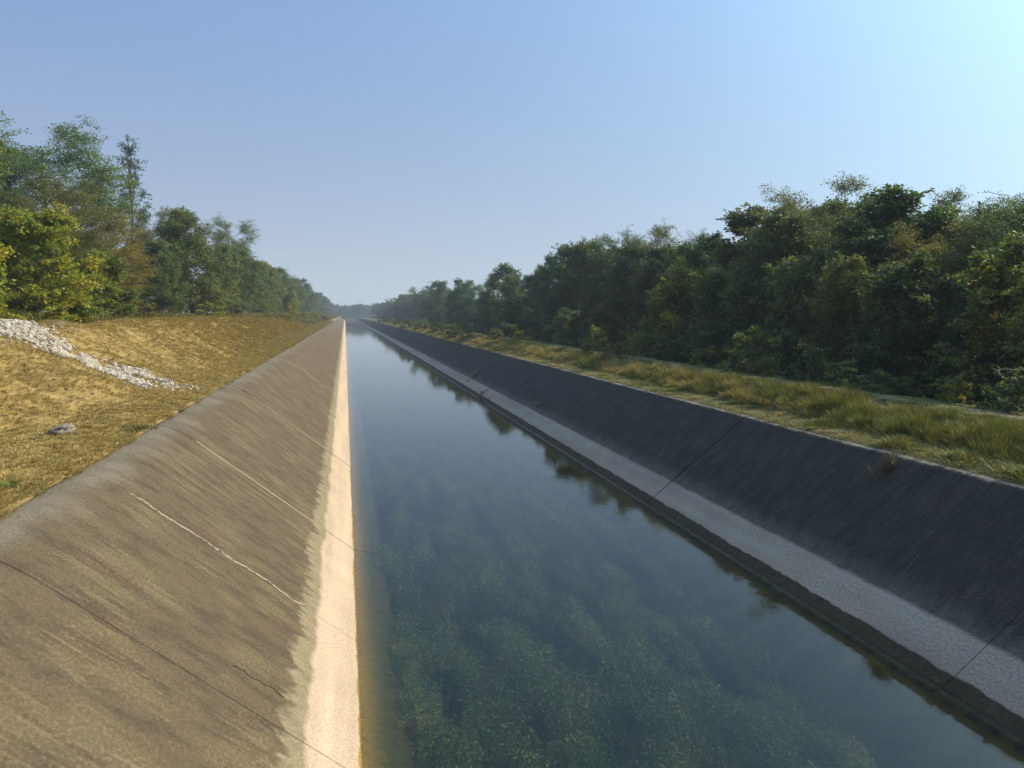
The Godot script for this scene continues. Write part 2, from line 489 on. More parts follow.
func tuft_mesh(seed_: int, blades: int, height: float, width: float, spread: float, bend: float) -> ArrayMesh:
	rng.seed = seed_
	var L := Leaves.new()
	for b in blades:
		var a := rng.randf() * TAU
		var out := Vector3(cos(a), 0, sin(a))
		var p := out * spread * sqrt(rng.randf()) * Vector3(1, 0, 1)
		var side := Vector3(-out.z, 0, out.x).rotated(Vector3.UP, rng.randf_range(-0.8, 0.8)) * width
		var hh := height * rng.randf_range(0.55, 1.15)
		var bd := bend * rng.randf_range(0.3, 1.3)
		var p1 := p + Vector3(0, hh * 0.55, 0) + out * hh * bd * 0.3
		var p2 := p + Vector3(0, hh * (1.0 - 0.3 * bd), 0) + out * hh * bd
		var f := rng.randf_range(0.75, 1.2)
		var col := Color(f, f, f)
		var k := L.v.size()
		var nn := side.cross(p2 - p).normalized()
		L.v.append(p - side); L.v.append(p + side); L.v.append(p1 - side * 0.8); L.v.append(p1 + side * 0.8); L.v.append(p2)
		for q in 5:
			L.n.append(nn); L.c.append(col)
		for q in [0, 2, 1, 1, 2, 3, 2, 4, 3]:
			L.i.append(k + q)
	return mesh_of(L.v, L.n, L.c, L.i)

func sprig_mesh(seed_: int) -> ArrayMesh:
	# a submerged pondweed: a few wavering stems set with short broad leaves
	rng.seed = seed_
	var L := Leaves.new()
	for st in 4:
		var a := rng.randf() * TAU
		var p := Vector3(cos(a), 0, sin(a)) * 0.07
		var d := Vector3(cos(a) * 0.25, 1, sin(a) * 0.25)
		for k in 13:
			p += d * 0.046 + Vector3(rng.randf_range(-1, 1), 0, rng.randf_range(-1, 1)) * 0.014
			var o := rdir()
			o.y = o.y * 0.4 + 0.25
			var f := rng.randf_range(0.85, 1.15)
			L.leaf(p, o.normalized() * rng.randf_range(0.035, 0.06), o.cross(rdir()).normalized() * 0.014, Color(f, f, f))
	return mesh_of(L.v, L.n, L.c, L.i)

func stone_mesh(seed_: int) -> ArrayMesh:
	rng.seed = seed_
	var st := SurfaceTool.new()
	st.begin(Mesh.PRIMITIVE_TRIANGLES)
	var pts := []
	for a in 3:
		for b in 5:
			var t := TAU * (b + 0.5 * (a % 2)) / 5.0
			var y: float = [-0.45, 0.05, 0.5][a]
			var r: float = [0.75, 1.0, 0.6][a]
			pts.append(Vector3(cos(t) * r, y, sin(t) * r) * rng.randf_range(0.75, 1.15))
	pts.append(Vector3(0, -0.55, 0))
	pts.append(Vector3(0, rng.randf_range(0.6, 0.8), 0))
	st.set_smooth_group(-1)
	for a in 2:
		for b in 5:
			var b1 := (b + 1) % 5
			var p0: Vector3 = pts[a * 5 + b]
			var p1: Vector3 = pts[a * 5 + b1]
			var q0: Vector3 = pts[a * 5 + 5 + b]
			var q1: Vector3 = pts[a * 5 + 5 + b1]
			for q in [p0, p1, q0, p1, q1, q0]: st.add_vertex(q)
	for b in 5:
		var b1 := (b + 1) % 5
		for q in [pts[10 + b], pts[10 + b1], pts[16]]: st.add_vertex(q)
		for q in [pts[b1], pts[b], pts[15]]: st.add_vertex(q)
	st.generate_normals()
	return st.commit()

# ---------------------------------------------------------------- setting
func grid(xs: Array, zs: Array, f: Callable) -> ArrayMesh:
	var v := PackedVector3Array()
	var n := PackedVector3Array()
	var i := PackedInt32Array()
	var w := xs.size()
	var hgt := []
	for z in zs:
		for x in xs:
			v.append(Vector3(x, f.call(x, z), z))
	for b in zs.size():
		for a in w:
			var l: Vector3 = v[b * w + maxi(a - 1, 0)]
			var r: Vector3 = v[b * w + mini(a + 1, w - 1)]
			var u: Vector3 = v[maxi(b - 1, 0) * w + a]
			var d: Vector3 = v[mini(b + 1, zs.size() - 1) * w + a]
			var nn := (d - u).cross(r - l).normalized()
			n.append(nn if nn.y > 0 else -nn)
	for b in zs.size() - 1:
		for a in w - 1:
			var p := b * w + a
			i.append_array(PackedInt32Array([p, p + w, p + 1, p + 1, p + w, p + w + 1]))
	return mesh_of(v, n, PackedColorArray(), i)

func steps(list: Array) -> Array:
	# [from, step, to, step, to ...]
	var out := [list[0]]
	var k := 1
	while k < list.size():
		var st: float = list[k]
		var to: float = list[k + 1]
		var p: float = out[out.size() - 1]
		var cnt := maxi(1, int(round(absf(to - p) / st)))
		for q in range(1, cnt + 1):
			out.append(lerpf(p, to, q / float(cnt)))
		k += 2
	return out

const PROFILE_L := [Vector2(0.881, -0.625), Vector2(0.475, -0.3), Vector2(0.1, 0), Vector2(-0.525, 0.5), Vector2(-1.15, 1), Vector2(-2.15, 1.8), Vector2(-3.15, 2.6), Vector2(-3.775, 3.1), Vector2(-4.05, 3.3), Vector2(-4.3, 3.45), Vector2(-4.5, 3.55), Vector2(-4.7, 3.62), Vector2(-4.95, 3.67), Vector2(-5.3, 3.7)]
const PROFILE_R := [Vector2(9.319, -0.625), Vector2(9.725, -0.3), Vector2(10.1, 0), Vector2(10.725, 0.5), Vector2(11.35, 1), Vector2(12.35, 1.8), Vector2(13.35, 2.6), Vector2(13.625, 2.82), Vector2(13.69, 2.868), Vector2(13.76, 2.888), Vector2(14.1, 2.9)]

func panel_mesh(prof: Array, z0: float, z1: float, lift: float, tilt: float, zc: int) -> ArrayMesh:
	var arcs := [-1.0]
	for k in range(1, prof.size()):
		arcs.append(arcs[k - 1] + prof[k].distance_to(prof[k - 1]))
	var v := PackedVector3Array()
	var n := PackedVector3Array()
	var uv := PackedVector2Array()
	var uv2 := PackedVector2Array()
	var i := PackedInt32Array()
	var w := prof.size()
	var nrm := []
	var left: bool = prof[w - 1].x < 0
	for a in w:
		var t: Vector2 = (prof[mini(a + 1, w - 1)] - prof[maxi(a - 1, 0)]).normalized()
		var nn := Vector2(-t.y, t.x)
		nrm.append(nn if nn.y > 0 else -nn)
	for b in zc + 1:
		var z := lerpf(z0, z1, b / float(zc))
		for a in w:
			var off := lift + tilt * (b / float(zc) - 0.5) + fine.get_noise_2d(arcs[a] * 0.8 + (50.0 if left else 0.0), z * 0.5) * 0.012
			var p: Vector2 = prof[a] + nrm[a] * off
			v.append(Vector3(p.x, p.y, z))
			n.append(Vector3(nrm[a].x, nrm[a].y, 0))
			uv.append(Vector2(-z / 24.0, 1.0 - (arcs[a] + 1.0) / 7.6))
			uv2.append(Vector2(z / 2.3, arcs[a] / 2.3))
	for b in zc:
		for a in w - 1:
			var p := b * w + a
			if left:
				i.append_array(PackedInt32Array([p, p + 1, p + w, p + 1, p + w + 1, p + w]))
			else:
				i.append_array(PackedInt32Array([p, p + w, p + 1, p + 1, p + w, p + w + 1]))
	for b in [0, zc]:   # the slab's thickness at its two ends
		var k := v.size()
		for a in w:
			var top: Vector3 = v[b * w + a]
			v.append(top)
			v.append(top - Vector3(nrm[a].x, nrm[a].y, 0) * 0.10)
			for q in 2:
				n.append(Vector3(0, 0, 1 if b == 0 else -1))
				uv.append(uv[b * w + a])
				uv2.append(uv2[b * w + a])
		for a in w - 1:
			var p := k + a * 2
			i.append_array(PackedInt32Array([p, p + 1, p + 2, p + 2, p + 1, p + 3]))
	return mesh_of(v, n, PackedColorArray(), i, uv, uv2)

func ribbon(prof: Array, z: float, s0: float, s1: float, wid: float, jag: float, seed_: int) -> ArrayMesh:
	# a thin raised ridge that wanders along a joint across the slope
	rng.seed = seed_
	var st := SurfaceTool.new()
	st.begin(Mesh.PRIMITIVE_TRIANGLES)
	var arcs := [-1.0]
	for k in range(1, prof.size()):
		arcs.append(arcs[k - 1] + prof[k].distance_to(prof[k - 1]))
	var prev := []
	var zz := z
	var cnt := int((s1 - s0) / 0.06)
	for k in cnt + 1:
		var s := lerpf(s0, s1, k / float(cnt))
		var a := 0
		while a < prof.size() - 2 and arcs[a + 1] < s: a += 1
		var p2: Vector2 = prof[a].lerp(prof[a + 1], (s - arcs[a]) / (arcs[a + 1] - arcs[a]))
		var t: Vector2 = (prof[a + 1] - prof[a]).normalized()
		var nn := Vector2(-t.y, t.x)
		if nn.y < 0: nn = -nn
		zz = lerpf(zz + rng.randf_range(-jag, jag), z, 0.05)
		var ww := wid * rng.randf_range(0.15, 1.5)
		var up := Vector3(nn.x, nn.y, 0)
		var o := Vector3(p2.x, p2.y, zz + rng.randf_range(-jag, jag) * 0.35) + up * 0.012
		var cur := [o - Vector3(0, 0, ww) - up * 0.02, o + up * 0.012, o + Vector3(0, 0, ww) - up * 0.02]
		if prev.size():
			for q in 2:
				for vv in [prev[q], prev[q + 1], cur[q], cur[q], prev[q + 1], cur[q + 1]]: st.add_vertex(vv)
		prev = cur
	st.generate_normals()
	return st.commit()

func build_lining(left: bool) -> void:
	var prof: Array = PROFILE_L if left else PROFILE_R
	var o := base("canal_lining", Vector3.ZERO)
	tag(o, "sunlit sloping concrete canal lining with a pale band above the water" if left else "shaded black-stained sloping concrete canal lining below the grassy verge", "canal lining", "", "structure")
	var joints := [6.5, 0.6, -4.9, -10.45, -15.1, -21.2] if left else [9.9, 3.0, -4.0, -11.0, -17.8, -24.5, -31.1, -38.1]
	var step := 5.9 if left else 6.95
	while joints[joints.size() - 1] > -175.0:
		joints.append(joints[joints.size() - 1] - step)
	var r := RandomNumberGenerator.new()
	r.seed = 5 if left else 6
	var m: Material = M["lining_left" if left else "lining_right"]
	for k in joints.size() - 1:
		var gap := 0.006 if left else 0.005
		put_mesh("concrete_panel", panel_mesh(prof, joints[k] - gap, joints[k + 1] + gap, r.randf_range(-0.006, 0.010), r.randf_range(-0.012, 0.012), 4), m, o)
	var far := put_mesh("distant_lining", panel_mesh(prof, joints[joints.size() - 1], LINING_FAR, 0.0, 0.0, 20), m, o)
	far.set_meta("kind", "stuff")
	# dark packing under the slabs, seen in the open joints
	var under := []
	for p in prof: under.append(p + Vector2(0.035 if left else -0.035, -0.055))
	put_mesh("joint_bed", panel_mesh(under, joints[0], joints[joints.size() - 1], 0, 0, 1), M.gap, o)
	if left:
		put_mesh("lime_crack", ribbon(prof, -15.09, 1.3, 5.2, 0.0042, 0.03, 3), M.lime, o)
		put_mesh("lime_crack", ribbon(prof, -21.2, 1.0, 5.1, 0.014, 0.012, 4), mat(lin(0.36, 0.30, 0.2), 0.9), o)
		put_mesh("lime_crack", ribbon(prof, -33.0, 1.2, 5.0, 0.03, 0.03, 5), mat(lin(0.24, 0.19, 0.12), 0.9), o)
		put_mesh("lime_crack", ribbon(prof, -56.6, 1.2, 5.4, 0.04, 0.02, 6), mat(lin(0.24, 0.19, 0.12), 0.9), o)
		put_mesh("hairline_crack", ribbon(prof, -11.3, 1.4, 2.3, 0.003, 0.05, 7), M.gap, o)
		put_mesh("dark_ridge", ribbon(prof, -181.0, 0.0, 2.6, 0.35, 0.01, 8), M.gap, o)  # dark raised ridge crossing the lower part of the slope

func build_ground() -> void:
	var xs := steps([-4.75, 0.15, -8.0, 0.3, -14.0, 1.0, -30.0, 10.0, -60, 120, -1500])
	xs.reverse()
	var zs := steps([60.0, 10, 10.0, 0.5, -4, 0.22, -45.0, 0.6, -120.0, 3.0, -260.0, 20, -800.0, 150, -1600.0])
	tag(put_mesh("left_bank_ground", grid(xs, zs, ground_left), M.dry_ground), "dry ochre grass bank rising from the sunlit lining to the trees", "ground", "", "structure")
	var xr := steps([13.7, 0.12, 16.0, 0.3, 23.0, 1.0, 26.0])
	var zr := steps([60.0, 10, 10.0, 0.5, -4, 0.3, -60.0, 0.8, -150.0, 3.0, -260.0, 20, -800.0])
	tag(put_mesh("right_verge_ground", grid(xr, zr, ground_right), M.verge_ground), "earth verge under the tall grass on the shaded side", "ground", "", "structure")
	var xf := steps([25.9, 2.0, 50.0, 25, 200.0, 130, 1500.0])
	var zf := steps([60.0, 5, -160.0, 20, -800.0, 100, -1600.0])
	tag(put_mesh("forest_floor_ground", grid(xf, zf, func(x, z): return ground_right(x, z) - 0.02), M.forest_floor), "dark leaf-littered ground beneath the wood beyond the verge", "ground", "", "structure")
	var xe := steps([-5.5, 4.0, 26.0])
	tag(put_mesh("far_ground", grid(xe, steps([-758.0, 20, -1600.0]), func(_x, z): return lerpf(-1.0, 3.0, smoothstep(-758.0, -790.0, z))), M.forest_floor), "hazy land closing the far end of the canal", "ground", "", "structure")
	var path := grid(steps([18.95, 0.15, 20.2]), steps([30.0, 1.0, -4, 0.35, -120.0, 2.0, -300.0]), func(x, z): return ground_right(x, z) + 0.012 - 0.09 * pow(absf((x - 19.55 - hill.get_noise_2d(z, 5.0) * 0.5) / 0.62), 4.0))
	tag(put_mesh("path", path, M.path), "narrow trodden dirt path along the far edge of the verge", "path", "", "structure")
	var track := grid(steps([-12.9, 0.3, -11.2]), steps([20.0, 1.5, -4, 0.4, -90.0, 2.0, -260.0]), func(x, z): return ground_left(x, z) + 0.025 - 0.10 * pow(absf((x + 12.05 - hill.get_noise_2d(z, 15.0) * 0.6) / 0.8), 4.0))
	tag(put_mesh("track", track, M.path), "faint pale dirt track on top of the dry bank below the trees", "track", "", "structure")

func build_water() -> void:
	var xs := steps([0.3, 0.22, 3.0, 0.35, 9.8])
	var zs := steps([14.0, 1.0, -4.0, 0.3, -45.0, 1.0, -110.0, 20, LINING_FAR])
	tag(put_mesh("canal_bed", grid(xs, zs, bed_height), M.bed), "silty canal bed under the clear water", "canal bed", "", "structure")
	var v := PackedVector3Array()
	var n := PackedVector3Array()
	var uv := PackedVector2Array()
	var i := PackedInt32Array()
	var rows := steps([14.0, 14, -200.0, 80, LINING_FAR])
	for k in rows.size():
		for x in [-0.02, 10.22]:
			v.append(Vector3(x, 0, rows[k]))
			n.append(Vector3.UP)
			uv.append(Vector2(x / 7.0, rows[k] / 4.2))
	for k in rows.size() - 1:
		var p := k * 2
		i.append_array(PackedInt32Array([p, p + 2, p + 1, p + 1, p + 2, p + 3]))
	tag(put_mesh("canal_water", mesh_of(v, n, PackedColorArray(), i, uv), M.water), "calm blue-green canal water mirroring sky and trees", "water", "", "structure")
	var f := FogVolume.new()
	f.name = numbered("water_murk")
	f.shape = RenderingServer.FOG_VOLUME_SHAPE_BOX
	f.size = Vector3(9.8, 2.6, 774.0)
	f.position = Vector3(5.1, -1.31, -373.0)
	var fm := FogMaterial.new()
	fm.albedo = lin(0.30, 0.56, 0.49)
	fm.density = 0.34
	f.material = fm
	add_child(f)
	tag(f, "blue-green murk of the canal water", "water", "", "stuff")
	# waterweed combed along the current: tall dense beds near the bridge, thinner farther off
	var mesh := sprig_mesh(91)
	rng.seed = 92
	var spots := []
	var cols := []
	for k in 110000:
		var z := 3.0 - pow(rng.randf(), 1.25) * 75.0
		var x := rng.randf_range(0.85, 8.2)
		var q := hill.get_noise_2d(x * 7.0, z * 1.3 + 200.0) + 0.5 * fine.get_noise_2d(x * 1.3, z * 0.35)
		var bed := smoothstep(7.6, 3.6, x + hill.get_noise_2d(z, 33.0) * 2.0) * smoothstep(-34.0, -15.0, z)
		if q < rng.randf_range(-0.32, 0.10) - bed * 0.22: continue
		var y := bed_height(x, z)
		var tall := clampf((-0.22 - y) / 0.62, 0.1, 2.4) * clampf(0.42 + bed * 0.42 + q * 0.5, 0.2, 0.95) * rng.randf_range(0.7, 1.1)
		var b := Basis(Vector3.UP, rng.randf() * TAU).scaled(Vector3(1.0, tall, 1.0))
		b = Basis(Vector3.RIGHT, -rng.randf_range(0.25, 0.6)) * b
		spots.append(Transform3D(b, Vector3(x, y - 0.03, z)))
		var f2 := rng.randf_range(0.85, 1.15)
		var mot := clampf(0.5 + 1.1 * hill.get_noise_2d(x * 11.0, z * 7.0 + 50.0) + 0.35 * rng.randf_range(-1, 1), 0, 1)
		cols.append(Color(0.13, 0.23, 0.05).lerp(Color(0.36, 0.35, 0.10), mot) * f2)
	tag(multi("waterweed", mesh, M.weed, spots, cols), "olive waterweed combed by the current under the near water", "waterweed", "", "stuff")

func build_grass() -> void:
	# tall verge grass on the right
	var green := [Color(0.19, 0.20, 0.036), Color(0.26, 0.24, 0.045), Color(0.13, 0.16, 0.032)]
	var gold := [Color(0.40, 0.32, 0.11), Color(0.34, 0.29, 0.09), Color(0.46, 0.37, 0.16)]
	for g in 2:
		var mesh := tuft_mesh(700 + g, 16, 0.44 if g == 0 else 0.38, 0.009, 0.13, 0.6 if g == 0 else 0.9)
		rng.seed = 710 + g
		var spots := []
		var cols := []
		for k in 48000:
			var z := 4.0 - pow(rng.randf(), 1.7) * 300.0
			var x := rng.randf_range(13.8, 21.2)
			var far := smoothstep(-40.0, -100.0, z)
			var near := smoothstep(-25.0, -16.0, z) * 0.8
			var edge := smoothstep(14.5 - far * 0.5 - near, 15.8 - far - near, x + hill.get_noise_2d(z * 2.0, 80.0) * 0.9)
			if rng.randf() > edge + 0.22: continue
			if absf(x - 19.55 - hill.get_noise_2d(z, 5.0) * 0.5) < 0.5 and rng.randf() > 0.04: continue
			var dry := clampf(0.5 + hill.get_noise_2d(x * 3.0, z * 1.2 + 400.0) * 1.4 + smoothstep(-20.0, -55.0, z) * 0.6 - 0.5 - near * 0.35, 0, 1)
			var hgt := (0.30 + edge * 0.65 + hill.get_noise_2d(x * 5.0, z * 4.0) * 1.3 + fine.get_noise_2d(x, z) * 0.5) * (0.55 if x > 20.1 or x < 15.2 else 1.0) * lerpf(1.0, 0.25, smoothstep(16.8, 18.5, x)) * rng.randf_range(0.6, 1.25)
			hgt = maxf(hgt, 0.18)
			var wd := 1.15 + far * 1.3
			spots.append(Transform3D(Basis(Vector3.UP, rng.randf() * TAU).scaled(Vector3(wd, hgt, wd)), Vector3(x, ground_right(x, z) - 0.02, z)))
			var c: Color = (gold if rng.randf() < dry else green)[rng.randi() % 3]
			cols.append(c * rng.randf_range(0.8, 1.2))
		tag(multi("verge_grass", mesh, M.blade, spots, cols), "tall tangled green and golden grass along the verge" if g == 0 else "bent straw-coloured grass mixed through the verge", "grass", "", "stuff")
	# short dry turf on the left bank
	var mesh2 := tuft_mesh(720, 12, 0.06, 0.006, 0.11, 1.7)
	rng.seed = 721
	var spots2 := []
	var cols2 := []
	for k in 260000:
		var z := 2.0 - pow(rng.randf(), 1.8) * 300.0
		var t := 4.7 + pow(rng.randf(), 1.3) * 9.8
		var far2 := 1.0 + smoothstep(-30.0, -90.0, z) * 1.6 + smoothstep(-90.0, -260.0, z) * 3.0
		var nn := hill.get_noise_2d(t * 4.0, z * 3.0)
		if nn < rng.randf_range(-0.9, 0.0) or t < 4.72 + rng.randf() * 0.2 + hill.get_noise_2d(z * 4.0, 12.0) * 0.3: continue
		spots2.append(Transform3D(Basis(Vector3.UP, rng.randf() * TAU).scaled(Vector3(far2, rng.randf_range(0.5, 1.5) * far2, far2)), Vector3(-t, ground_left(-t, z) - 0.008, z)))
		var c2 := Color(0.56, 0.40, 0.135).lerp(Color(0.38, 0.29, 0.085), rng.randf())
		if rng.randf() < 0.10: c2 = Color(0.2, 0.14, 0.05)
		cols2.append(c2 * rng.randf_range(0.75, 1.25))
	tag(multi("dry_turf", mesh2, M.blade, spots2, cols2), "short parched grass covering the sunlit bank", "grass", "", "stuff")
	# tall dry weeds at the foot of the trees on the left bank
	var mesh3 := tuft_mesh(730, 14, 0.6, 0.010, 0.22, 0.6)
	rng.seed = 731
	var spots3 := []
	var cols3 := []
	for k in 9000:
		var z := -26.0 - pow(rng.randf(), 1.5) * 640.0
		var x := rng.randf_range(-17.0, -13.1)
		if z < -90.0: x = rng.randf_range(-17.0, -11.0 + smoothstep(-90.0, -190.0, z) * 4.5)
		var s := rng.randf_range(0.35, 1.25) * (1.0 + smoothstep(-60.0, -200.0, z) * 0.8 + smoothstep(-200.0, -600.0, z) * 2.5)
		spots3.append(Transform3D(Basis(Vector3.UP, rng.randf() * TAU).scaled(Vector3(s * 1.4, s, s * 1.4)), Vector3(x, ground_left(x, z) - 0.03, z)))
		cols3.append((Color(0.26, 0.20, 0.07) if rng.randf() < 0.5 else Color(0.17, 0.17, 0.04)) * rng.randf_range(0.7, 1.3))
	tag(multi("bank_weeds", mesh3, M.blade, spots3, cols3), "fringe of tall dry weeds at the foot of the bank's trees", "weeds", "", "stuff")
	# clods and litter on the left bank
	rng.seed = 741
	var spots4 := []
	var cols4 := []
	for k in 2600:
		var z := 0.0 - pow(rng.randf(), 1.4) * 70.0
		var x := -5.2 - rng.randf() * 7.0
		var s := 0.012 + pow(rng.randf(), 4.0) * 0.07
		spots4.append(Transform3D(Basis(Vector3.UP, rng.randf() * TAU).scaled(Vector3(s, s * 0.7, s)), Vector3(x, ground_left(x, z) + s * 0.15, z)))
		cols4.append(Color(0.27, 0.2, 0.11) * rng.randf_range(0.6, 1.4) if rng.randf() < 0.85 else Color(0.5, 0.45, 0.36))
	tag(multi("soil_clods", stone_mesh(742), M.stone, spots4, cols4), "small earth clods and grit strewn over the dry bank", "clods", "", "stuff")

func build_gravel() -> void:
	# pale crushed stone tipped over the bank: a ridge-top heap, a thin chute and a fan at the foot
	rng.seed = 801
	var spine := [Vector3(-15.5, 0, -31.5), Vector3(-12.8, 0, -30.3), Vector3(-11.2, 0, -29.2), Vector3(-10.0, 0, -29.0), Vector3(-9.1, 0, -29.9), Vector3(-8.3, 0, -29.8), Vector3(-7.5, 0, -29.7), Vector3(-6.9, 0, -29.6)]
	var wide := [2.6, 2.8, 2.3, 1.5, 0.9, 1.1, 1.35, 0.9]
	var heap := [0.16, 0.20, 0.14, 0.06, 0.02, 0.02, 0.03, 0.01]
	var spots := [[], [], []]
	var cols := [[], [], []]
	for k in 18000:
		var u := rng.randf() * 6.999
		if rng.randf() < 0.25: u = rng.randf_range(5.3, 6.9)
		var a := int(u)
		var t := u - a
		var w: float = lerpf(wide[a], wide[a + 1], t)
		var off := Vector3(rng.randfn(0, 0.34), 0, rng.randfn(0, 0.42)) * w
		var p: Vector3 = spine[a].lerp(spine[a + 1], t) + off
		if u > 2.6 and fine.get_noise_2d(p.x * 1.2, p.z * 1.2) < (0.10 if u < 5.4 else -0.05): continue
		var d := off.length() / w
		var s := 0.022 + pow(rng.randf(), 2.0) * 0.075
		var up: float = maxf(0.0, lerpf(heap[a], heap[a + 1], t) * (1.0 - d * 0.9)) * rng.randf_range(0.55, 1.0)
		var j := k % 3
		spots[j].append(Transform3D(Basis.from_euler(Vector3(rng.randf() * 6, rng.randf() * 6, rng.randf() * 6)).scaled(Vector3(s * 1.3, s, s)), Vector3(p.x, ground_left(p.x, p.z) + up + s * 0.2, p.z)))
		cols[j].append(Color(0.52, 0.45, 0.345) * rng.randf_range(0.55, 1.25))
	for k in 170:   # strays beside the lining
		var p := Vector3(-6.2 + rng.randfn(0, 0.5), 0, -29.6 + rng.randfn(0, 0.5))
		var s := rng.randf_range(0.025, 0.06)
		spots[0].append(Transform3D(Basis(Vector3.UP, rng.randf() * 6).scaled(Vector3(s, s, s)), Vector3(p.x, ground_left(p.x, p.z) + s * 0.2, p.z)))
		cols[0].append(Color(0.58, 0.51, 0.42) * rng.randf_range(0.7, 1.2))
	var o := base("gravel_heap", Vector3.ZERO)
	tag(o, "pale crushed stone spilled from the ridge down the dry bank", "gravel", "", "stuff")
	for j in 3:
		multi("stones", stone_mesh(810 + j), M.stone, spots[j], cols[j], o)

func boulder(x: float, z: float, s: Vector3, turn: float, c: Color, called: String, label: String) -> void:
	var o := base(called, Vector3(x, ground_left(x, z), z), turn)
	var st := SurfaceTool.new()
	var sp := SphereMesh.new()
	sp.radius = 0.5
	sp.height = 1.0
	sp.radial_segments = 28
	sp.rings = 16
	var arr := sp.get_mesh_arrays()
	var v: PackedVector3Array = arr[Mesh.ARRAY_VERTEX]
	for k in v.size():
		var q := v[k].normalized()
		var f := 0.5 + hill.get_noise_3d(q.x * 9 + x * 7, q.y * 9, q.z * 9) * 0.34 + fine.get_noise_3d(q.x * 2, q.y * 2, q.z * 2 + x) * 0.10
		q *= f
		q.y = minf(q.y, 0.34 + q.x * 0.45)
		v[k] = q * s + Vector3(0, s.y * 0.18, 0)
	arr[Mesh.ARRAY_VERTEX] = v
	var am := ArrayMesh.new()
	am.add_surface_from_arrays(Mesh.PRIMITIVE_TRIANGLES, arr)
	st.create_from(am, 0)
	st.generate_normals()
	var m := mat(Color.WHITE, 0.92)
	m.albedo_texture = noise_tex(128, 128, 0.05, 4, 900, [c * 0.5, c, c * 1.35])
	m.uv1_triplanar = true
	m.uv1_scale = Vector3.ONE * 2.0
	put_mesh("stone", st.commit(), m, o)
	tag(o, label, "rock")

func tuft(called: String, x: float, z: float, y: float, n: int, hgt: float, spread: float, cols: Array, seed_: int, label: String, category: String, tilt := Vector3.ZERO) -> void:
	# one plant: several stalk bundles that spring from one root
	var o := base(called, Vector3(x, y, z))
	var mesh := tuft_mesh(seed_, 22, hgt, 0.006, spread * 0.35, 0.7)
	rng.seed = seed_ + 1
	for k in n:
		var b := MeshInstance3D.new()
		b.name = "blades"
		b.mesh = mesh
		b.material_override = mat(Color(cols[k % cols.size()]).linear_to_srgb(), 0.8, true)
		var a := rng.randf() * TAU
		var r := spread * sqrt(rng.randf()) * (0.0 if k == 0 else 1.0)
		b.transform = Transform3D(Basis(Vector3.UP, rng.randf() * TAU).scaled(Vector3.ONE * rng.randf_range(0.7, 1.15)), Vector3(cos(a) * r, tilt.x * cos(a) * r, sin(a) * r))
		o.add_child(b, true)
	tag(o, label, category)

